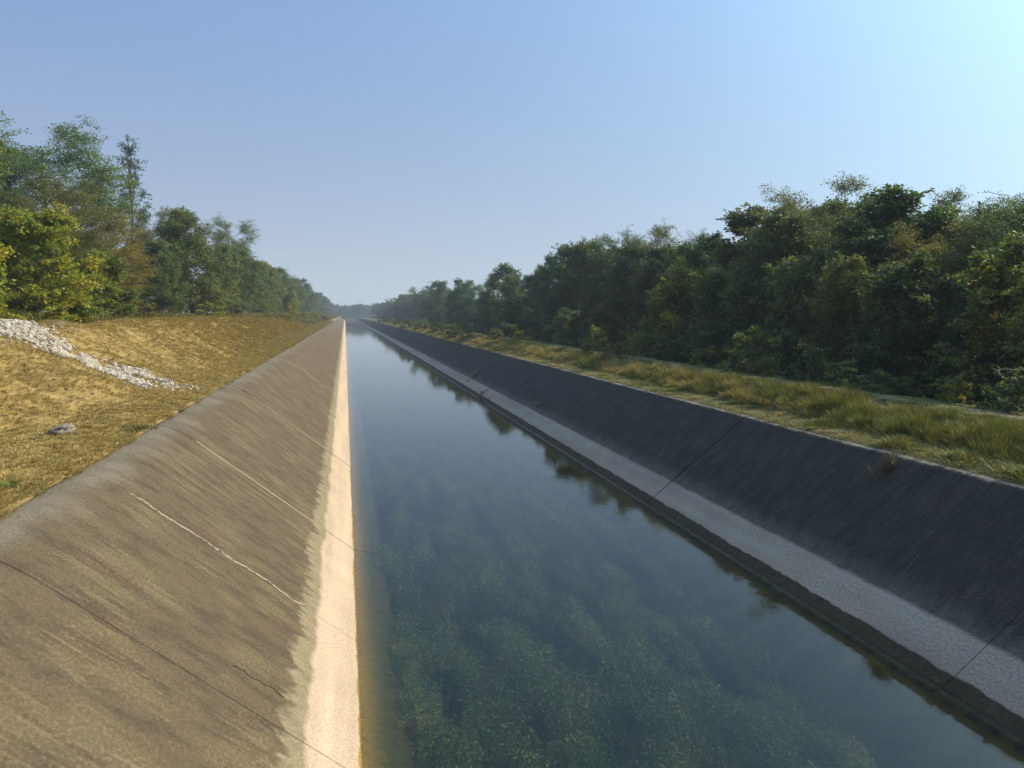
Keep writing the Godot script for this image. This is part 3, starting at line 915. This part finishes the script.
# ---------------------------------------------------------------- trees
func build_trees() -> void:
	# left bank: [kind, x, z, height, width factor, label]
	var left := [
		["feathery0", -22.0, -65.5, 16.0, 1.3, "tall airy feathery tree above the ochre crowns in the upper left"],
		["layered0", -20.6, -48.5, 13.2, 1.1, "sparse dark-leaved tree cut by the upper left frame edge"],
		["spire", -20.0, -81.2, 18.6, 0.95, "slender pointed tree rising alone like a spire on the left"],
		["feathery1", -24.0, -112.8, 16.4, 1.0, "thin pale feathery tree just right of the pointed tree"],
		["feathery2", -18.5, -55.5, 10.4, 1.15, "ochre-leaved feathery tree below the tall airy tree"],
		["feathery2", -17.5, -65.0, 8.9, 1.3, "low ochre feathery tree below the pointed tree"],
		["bushy0", -15.2, -43.0, 6.2, 1.0, "sunlit yellow-green bushy tree behind the gravel heap"],
		["bushy0", -16.3, -36.0, 6.0, 1.0, "yellow-green bushy tree at the left frame edge"],
		["bushy1", -15.3, -53.0, 4.8, 1.05, "mid-green leafy bush tree at the foot of the ochre crowns"],
		["dense0", -16.0, -88.0, 12.2, 1.0, "big dark broadleaf tree in the middle of the left tree row"],
		["dense2", -15.5, -72.0, 7.4, 0.85, "lower dark broadleaf tree left of the big dark one"],
		["feathery1", -21.0, -154.0, 20.4, 1.0, "grey-green feathery tree peeping over the big dark broadleaf tree"],
		["dense1", -15.5, -107.0, 10.2, 0.95, "rounded broadleaf tree right of the big dark one on the left"],
		["dense0", -16.5, -124.0, 11.0, 1.0, "third broadleaf tree along the dry bank towards the distance"],
		["dense2", -16.0, -142.0, 10.6, 0.95, "fourth broadleaf tree along the dry bank towards the distance"],
		["dense1", -16.0, -162.0, 11.2, 1.0, "fifth broadleaf tree along the dry bank towards the distance"],
		["bushy0", -12.5, -190.0, 6.5, 0.75, "small bright green round tree standing forward of the far left row"],
	]
	var r := RandomNumberGenerator.new()
	r.seed = 31
	for a in left:
		plant(a[0], a[1], a[2], a[3], a[4], r.randf() * TAU, a[5], "tree", "trees along the dry bank")
	for k in 9:
		var z := -48.0 - k * 16.0 + r.randf_range(-4, 4)
		plant(["dense0", "dense2", "dense1"][k % 3], -24.0 - r.randf() * 4.0, z, r.randf_range(7.5, 9.5), 1.1, r.randf() * TAU, "dark tree behind the dry bank's front row, %s counting away from the camera" % NTH[k], "tree", "second row on the dry bank")
	for k in 8:
		var z := -181.0 - k * 17.0 + r.randf_range(-4, 4)
		plant(["dense1", "dense0", "dense2", "feathery0"][k % 4], -16.5 - r.randf() * 2.0, z, r.randf_range(11.5, 14.0), 1.0, r.randf() * TAU, "distant tree of the left row, %s counting towards the canal's end" % NTH[k], "tree", "distant trees along the dry bank")
	for k in 3:   # the row goes on past the left edge of the picture
		plant(["dense2", "feathery2", "dense0"][k], [-20.0, -21.5, -19.0][k], [-29.0, -19.0, -9.0][k], [8.5, 9.5, 8.0][k], 1.0, r.randf() * TAU, "tree of the dry bank past the left frame edge, %s counting nearer" % NTH[k], "tree", "nearest trees of the dry bank")
	# right bank
	var right := [
		["feathery1", 33.0, -32.0, 11.9, 1.1, "feathery tree at the right frame edge against bright sky"],
		["feathery0", 36.0, -39.0, 12.9, 0.95, "feathery tree second from the right frame edge"],
		["feathery2", 31.0, -35.7, 10.8, 1.0, "ochre-tinged tree right of the dark layered tree near the frame edge"],
		["layered0", 32.0, -41.4, 13.0, 1.35, "dark layered tree right of the tallest feathery crown"],
		["feathery0", 34.0, -48.7, 15.0, 1.1, "tallest broad feathery crown in the right-hand wood"],
		["dense0", 29.5, -47.5, 12.1, 0.9, "dark broadleaf tree left of the tallest feathery crown"],
		["layered1", 31.0, -56.2, 13.8, 1.2, "narrow tiered tree standing clear of its neighbours in the right wood"],
		["layered1", 31.0, -61.3, 12.3, 0.8, "narrow pointed tree just left of the tiered tree"],
		["layered0", 32.0, -66.0, 12.6, 0.7, "second narrow pointed tree left of the tiered tree"],
		["feathery0", 31.0, -74.4, 14.6, 0.95, "pale feathery crown at the middle of the right wood"],
		["feathery1", 30.0, -79.5, 14.9, 1.0, "pale feathery twin crown beside the middle one"],
		["bushy0", 26.8, -56.5, 9.4, 0.85, "sunlit yellow-green leafy tree at the front of the right wood"],
		["feathery2", 28.5, -82.5, 11.6, 0.9, "airy yellow-green tree left of the sunlit leafy one"],
		["dense2", 29.5, -97.5, 14.8, 0.95, "tall dark broadleaf tree left of the pale twin crowns"],
		["dense1", 29.0, -113.8, 12.9, 0.95, "rounded green tree left of the tall dark broadleaf"],
		["dense1", 27.5, -137.2, 14.7, 0.95, "full rounded tree standing above the left part of the right wood"],
		["bushy1", 25.5, -110.0, 7.4, 1.1, "low spreading dark tree at the edge of the far verge"],
		["dense0", 28.0, -186.9, 13.6, 1.0, "distant dark broadleaf tree right of the hazy farthest ones"],
		["feathery1", 28.5, -165.0, 13.0, 1.1, "distant olive feathery tree left of the full rounded one"],
		["dense2", 29.0, -239.4, 15.8, 1.0, "distant rounded tree among the first hazy ones on the right"],
		["feathery0", 30.0, -300.0, 16.5, 1.1, "hazy olive tree near the far end of the right wood"],
		["dense1", 33.0, -54.9, 12.8, 0.9, "green broadleaf tree right of the narrow tiered tree"],
		["dense2", 36.0, -54.2, 14.3, 0.9, "dark broad tree just left under the tallest feathery crown"],
		["dense0", 36.5, -49.8, 14.2, 0.85, "dark broad tree just right under the tallest feathery crown"],
		["layered0", 34.0, -41.5, 12.6, 1.5, "leafy dark tree between the layered tree and the ochre one"],
		["dense1", 35.0, -39.0, 11.9, 0.9, "green tree behind the ochre-tinged one near the frame edge"],
		["dense2", 34.0, -34.6, 11.5, 0.85, "dark tree between the two feathery trees at the frame edge"],
		["dense0", 30.0, -69.5, 11.7, 0.85, "dark tree between the pale feathery crown and the narrow pointed trees"],
		["dense1", 32.0, -96.0, 15.2, 0.85, "green tree just left of the pale feathery twin crowns"],
		["dense0", 30.5, -112.0, 14.0, 0.8, "dark tree between the tall broadleaf and the rounded green one"],
		["dense2", 30.0, -50.8, 11.6, 0.8, "dark leafy tree right below the narrow tiered tree"],
		["dense0", 29.5, -60.8, 11.6, 0.8, "dark leafy tree in front of the narrow pointed trees"],
		["dense1", 29.5, -67.9, 11.9, 0.8, "green leafy tree below the pale feathery crown"],
		["dense2", 29.0, -75.0, 12.6, 0.75, "dark leafy tree right below the pale feathery twin crowns"],
		["layered0", 29.5, -84.2, 13.0, 1.2, "tiered leafy tree just left of the airy yellow-green one"],
		["dense0", 28.5, -128.0, 12.0, 0.85, "dark leafy tree right of the full rounded one"],
		["bushy1", 26.0, -48.5, 8.4, 0.9, "dark understorey tree behind the bright verge sapling"],
		["bushy1", 27.5, -41.5, 8.8, 0.9, "dark understorey tree behind the leafy verge bush"],
		["dense1", 26.5, -36.1, 8.4, 0.8, "dark understorey tree below the tallest feathery crown"],
		["bushy1", 26.5, -31.8, 7.7, 0.95, "dark understorey tree behind the middle of the green grass"],
		["dense0", 27.0, -28.5, 7.9, 0.8, "dark understorey tree second from the right frame edge"],
		["bushy1", 26.3, -24.5, 7.8, 0.95, "dark understorey tree at the right frame edge"],
	]
	for a in right:
		plant(a[0], a[1], a[2], a[3] * 1.05 + 0.2, a[4], r.randf() * TAU, a[5], "tree", "trees of the right-hand wood")
	for k in 22:   # the second rank, between and behind
		var z := -18.0 - k * 8.0 + r.randf_range(-3, 3)
		plant(["dense2", "dense0", "dense1"][k % 3], r.randf_range(33, 44), z, r.randf_range(10.5, 12.5), 1.2, r.randf() * TAU, "dark inner tree of the right wood, %s counting away from the camera" % NTH[k], "tree", "inner trees of the right-hand wood")
	for k in 9:
		var z := -62.0 - k * 13.0 + r.randf_range(-3, 3)
		plant(["bushy1", "dense1", "bushy1", "dense0"][k % 4], r.randf_range(25.0, 27.5), z, r.randf_range(6.0, 8.5), 1.0, r.randf() * TAU, "low leafy tree on the right wood's front edge, %s counting away from the camera" % NTH[k], "tree", "edge trees of the right-hand wood")
	for k in 6:
		var z := -215.0 - k * 17.0 + r.randf_range(-3, 3)
		plant(["dense1", "feathery1", "dense0"][k % 3], r.randf_range(27, 34), z, r.randf_range(12.0, 15.0), 1.05, r.randf() * TAU, "hazy tree of the receding right tree line, %s counting towards the distance" % NTH[k], "tree", "distant trees of the right-hand wood")
	for k in 3:   # beyond the right edge of the picture
		plant(["dense2", "dense0", "feathery0"][k], [31.0, 30.0, 37.0][k], [-21.0, -12.0, -16.0][k], [9.0, 8.5, 12.0][k], 1.0, r.randf() * TAU, "tree beside the nearest right verge past the frame edge, %s counting nearer" % NTH[k], "tree", "nearest trees of the right-hand wood")
	# the far-off wood, one mass
	var names := ["dense0", "dense1", "dense2", "feathery0"]
	var o := base("distant_wood", Vector3.ZERO)
	tag(o, "blue hazy wood closing the far end of the canal", "wood", "", "stuff")
	for j in 4:
		var spots := []
		var k: Array = kinds[names[j]]
		for q in 40:
			var z := -320.0 - r.randf() * 480.0
			var side := -1.0 if r.randf() < 0.45 else 1.0
			var x := -17.0 - r.randf() * 12.0 if side < 0 else 27.0 + r.randf() * 16.0
			var h := r.randf_range(13.0, 17.0)
			if q < 12:
				x = -22.0 + (q * 4 + j) * 1.5 + r.randf_range(-2, 2)
				z = r.randf_range(-800.0, -860.0)
				h = r.randf_range(12.0, 16.0)
			var s: float = h / k[2]
			var y := ground_at(x, z) if q >= 12 else 3.0
			spots.append(Transform3D(Basis(Vector3.UP, r.randf() * TAU).scaled(Vector3(s, s, s) * Vector3(1.15, 1, 1.15)), Vector3(x, y - 0.3, z)))
		multi("crowns", k[1], M[k[3]], spots, [], o)
		multi("trunks", k[0], M.bark, spots, [], o)

func build_shrubs() -> void:
	var r := RandomNumberGenerator.new()
	r.seed = 64
	var list := [
		["shrub0", 20.6, -36.5, 2.7, 0.9, "bright yellow-green sapling beside the path before the dark wood"],
		["shrub0", 20.7, -35.0, 1.2, 1.0, "small pale plant at the foot of the bright sapling"],
		["shrub1", 20.9, -31.5, 2.2, 1.0, "leafy green bush right of the bright sapling by the path"],
		["shrub1", 21.0, -29.3, 1.5, 1.3, "low dark green bush right of the leafy one by the path"],
		["shrub1", 21.0, -27.4, 1.3, 1.3, "low spreading plant at the middle of the path edge"],
		["shrub0", 20.9, -22.8, 1.3, 0.9, "small upright plants beyond the path near the glossy bush"],
		["shrub1", 21.2, -20.4, 2.1, 1.25, "glossy-leaved bush at the right frame edge beyond the path"],
		["shrub0", 20.6, -62.0, 2.4, 0.9, "yellow-green sapling halfway along the wood's edge"],
		["shrub2", 17.2, -47.5, 1.25, 1.2, "golden bushy clump crowning the middle of the verge"],
		["shrub2", 17.4, -53.0, 1.1, 1.4, "straw-coloured bushy clump left of the golden one"],
		["shrub0", 15.4, -112.0, 2.2, 1.1, "bright green bush hanging over the lining's top edge"],
		["shrub2", 15.2, -107.0, 1.6, 1.2, "olive bush beside the bright one on the lining's edge"],
		["shrub0", 15.9, -121.0, 2.0, 1.0, "second bright green bush farther along the lining's edge"],
		["shrub1", 15.3, -98.0, 1.7, 1.2, "green bush spilling onto the dark lining's top"],
		["shrub0", 17.8, -78.0, 1.5, 1.2, "pale green bush among the golden grass"],
		["shrub1", 17.0, -88.0, 1.6, 1.4, "green bush left of the pale one among the golden grass"],
		["shrub0", -14.2, -34.5, 1.7, 1.3, "yellow-leaved shrub behind the gravel heap"],
		["shrub0", -14.0, -40.0, 2.0, 1.2, "bright yellow shrub right of the gravel heap under the trees"],
		["shrub1", -14.4, -29.5, 1.6, 1.3, "grey-green scrub at the left frame edge behind the gravel"],
		["shrub2", -13.9, -58.0, 1.4, 1.4, "dry olive scrub on the ridge under the lower dark tree"],
		["shrub0", -13.5, -82.0, 1.7, 1.5, "yellow-green low scrub before the big dark tree"],
		["shrub2", -13.3, -97.0, 1.5, 1.6, "dry golden scrub right of the big dark tree"],
		["shrub0", -9.2, -128.0, 1.3, 1.4, "yellowish bush on the bank slope towards the distance"],
		["shrub1", -7.6, -150.0, 1.2, 1.6, "green bush on the bank slope farther towards the distance"],
	]
	for a in list:
		plant(a[0], a[1], a[2], a[3], a[4], r.randf() * TAU, a[5], "bush")
	for k in 22:   # undergrowth that closes the wood's edge
		var z := -16.0 - k * 6.0 + r.randf_range(-2, 2)
		plant(["shrub1", "shrub1", "shrub0"][k % 3], r.randf_range(22.6, 25.2), z, r.randf_range(1.6, 3.0), 1.3, r.randf() * TAU, "dim undergrowth bush at the right wood's foot, %s counting away from the camera" % NTH[k], "bush", "undergrowth of the right-hand wood")
	for k in 14:
		var z := -135.0 - k * 14.0 + r.randf_range(-4, 4)
		plant(["shrub0", "shrub2", "shrub1"][k % 3], r.randf_range(14.9, 17.5), z, r.randf_range(1.4, 2.4), 1.3, r.randf() * TAU, "small bush on the far right verge, %s counting towards the distance" % NTH[k], "bush", "bushes along the far verge")
	for k in 10:
		var z := -170.0 - k * 14.0 + r.randf_range(-4, 4)
		plant(["shrub0", "shrub2", "shrub1"][k % 3], r.randf_range(-10.5, -6.6), z, r.randf_range(1.2, 2.2), 1.4, r.randf() * TAU, "small bush on the far dry bank, %s counting towards the distance" % NTH[k], "bush", "bushes along the far dry bank")

func build_small_things() -> void:
	boulder(-6.18, -18.6, Vector3(0.46, 0.34, 0.36), 0.5, Color(0.25, 0.21, 0.16), "grey_rock", "grey weathered rock lying on the dry grass")
	tuft("grass_tuft", -4.92, -19.7, ground_left(-4.92, -19.7) + 0.02, 9, 0.16, 0.34, [Color(0.17, 0.15, 0.05), Color(0.11, 0.12, 0.04)], 901, "dark grass tuft overhanging the sunlit lining's crest", "grass tuft")
	tuft("green_tuft", -5.4, -13.4, ground_left(-5.4, -13.4) - 0.01, 10, 0.15, 0.26, [Color(0.13, 0.19, 0.035), Color(0.17, 0.2, 0.04)], 903, "fresh green tuft in dry grass at the left frame edge", "grass tuft")
	tuft("dry_weed", 13.3, -16.75, 2.55, 14, 0.42, 0.32, [Color(0.20, 0.155, 0.09), Color(0.14, 0.12, 0.06)], 905, "dry brown weed clump growing from the dark lining near its top", "weed", Vector3(0.8, 0, 0))
	tuft("dry_weed", 11.15, -68.0, 0.83, 8, 0.6, 0.5, [Color(0.22, 0.13, 0.08), Color(0.16, 0.11, 0.06)], 907, "reddish dead weed clump low on the distant dark lining", "weed", Vector3(0.8, 0, 0))
	tuft("dry_weed", 10.42, -58.9, 0.25, 8, 0.28, 0.35, [Color(0.26, 0.14, 0.06), Color(0.16, 0.09, 0.05)], 909, "rust-brown drift of debris at the shaded waterline", "weed", Vector3(0.8, 0, 0))
	tuft("dry_weed", 11.3, -44.6, 0.95, 4, 0.35, 0.2, [Color(0.26, 0.21, 0.13)], 911, "thin pale stalks sprouting above the grey band of the shaded lining", "weed", Vector3(0.8, 0, 0))
	var o := base("road_bridge", Vector3(0, 0, -640))
	tag(o, "tiny hazy bridge crossing the canal in the far distance", "bridge")
	var parts := [["deck", Vector3(40, 0.6, 6), Vector3(5, 4.9, 0)], ["parapet", Vector3(40, 0.8, 0.3), Vector3(5, 5.61, 2.8)], ["parapet", Vector3(40, 0.8, 0.3), Vector3(5, 5.61, -2.8)], ["pier", Vector3(0.8, 6.6, 5), Vector3(5.1, 1.29, 0)], ["abutment", Vector3(3, 4, 5.6), Vector3(-6.5, 2.59, 0)], ["abutment", Vector3(3, 4, 5.6), Vector3(16.5, 2.59, 0)]]
	for p in parts:
		var b := BoxMesh.new()
		b.size = p[1]
		put_mesh(p[0], b, M.concrete, o).position = p[2]

# ---------------------------------------------------------------- scene
func sky_image(to_sun: Vector3) -> ImageTexture:
	# clear hazy air: blue overhead, pale at the horizon, an aureole round the sun
	var w := 512
	var h := 256
	var im := Image.create(w, h, false, Image.FORMAT_RGBF)
	for j in h:
		var lat := PI * (0.5 - (j + 0.5) / h)
		var y := sin(lat)
		var base_c := Vector3(0.505, 0.555, 0.595)
		if y > 0.0:
			base_c = Vector3(0.105, 0.24, 0.545).lerp(base_c, exp(-y * 4.0) )
		else:
			base_c = base_c.lerp(Vector3(0.22, 0.21, 0.18), clampf(-y * 4.0, 0, 1))
		for i in w:
			var lon := TAU * (i + 0.5) / w
			var d := Vector3(sin(lon) * cos(lat), y, -cos(lon) * cos(lat))
			var ang := rad_to_deg(acos(clampf(d.dot(to_sun), -1, 1)))
			var g := minf(5.7 * exp(-ang / 16.0), 1.9) * (1.0 if y > 0.0 else exp(y * 8.0))
			im.set_pixel(i, j, Color(base_c.x + 0.62 * g, base_c.y + g, base_c.z + 1.12 * g))
	return ImageTexture.create_from_image(im)

func _ready() -> void:
	var cam := Camera3D.new()
	cam.name = "camera"
	cam.fov = 53.13
	cam.near = 0.1
	cam.far = 4000.0
	cam.position = Vector3(0, 6.5, 0)
	cam.rotation_degrees = Vector3(-5.208, -12.219, 0)
	add_child(cam)
	cam.current = true
	var az := deg_to_rad(81.0)
	var el := deg_to_rad(36.0)
	var to_sun := Vector3(cos(el) * sin(az), sin(el), -cos(el) * cos(az))
	var env := Environment.new()
	var sky := Sky.new()
	var sm := PanoramaSkyMaterial.new()
	sm.panorama = sky_image(to_sun)
	sm.filter = true
	sky.sky_material = sm
	env.background_mode = Environment.BG_SKY
	env.sky = sky
	env.tonemap_mode = Environment.TONE_MAPPER_LINEAR
	env.tonemap_exposure = 1.12
	env.fog_enabled = true
	env.fog_density = 0.0005
	env.fog_light_color = lin(0.72, 0.82, 0.95)
	env.volumetric_fog_enabled = true
	env.volumetric_fog_density = 0.0
	env.sdfgi_enabled = true
	env.ssao_enabled = true
	env.ssil_enabled = true
	var we := WorldEnvironment.new()
	we.name = "environment"
	we.environment = env
	add_child(we)
	var sun := DirectionalLight3D.new()
	sun.name = "sun"
	sun.light_energy = 1.5
	sun.light_color = Color(1.0, 0.91, 0.77)
	sun.light_angular_distance = 0.53
	sun.shadow_enabled = true
	add_child(sun)
	sun.look_at_from_position(Vector3(0, 50, 0), Vector3(0, 50, 0) - to_sun)

	hill.seed = 3
	hill.frequency = 0.16
	hill.fractal_octaves = 3
	fine.seed = 4
	fine.frequency = 0.9
	fine.fractal_octaves = 3
	make_materials()
	print("materials ", Time.get_ticks_msec())
	build_ground()
	build_lining(true)
	build_lining(false)
	build_water()
	print("setting ", Time.get_ticks_msec())
	make_kinds()
	print("kinds ", Time.get_ticks_msec())
	build_trees()
	build_shrubs()
	build_grass()
	build_gravel()
	build_small_things()
	print("done ", Time.get_ticks_msec())
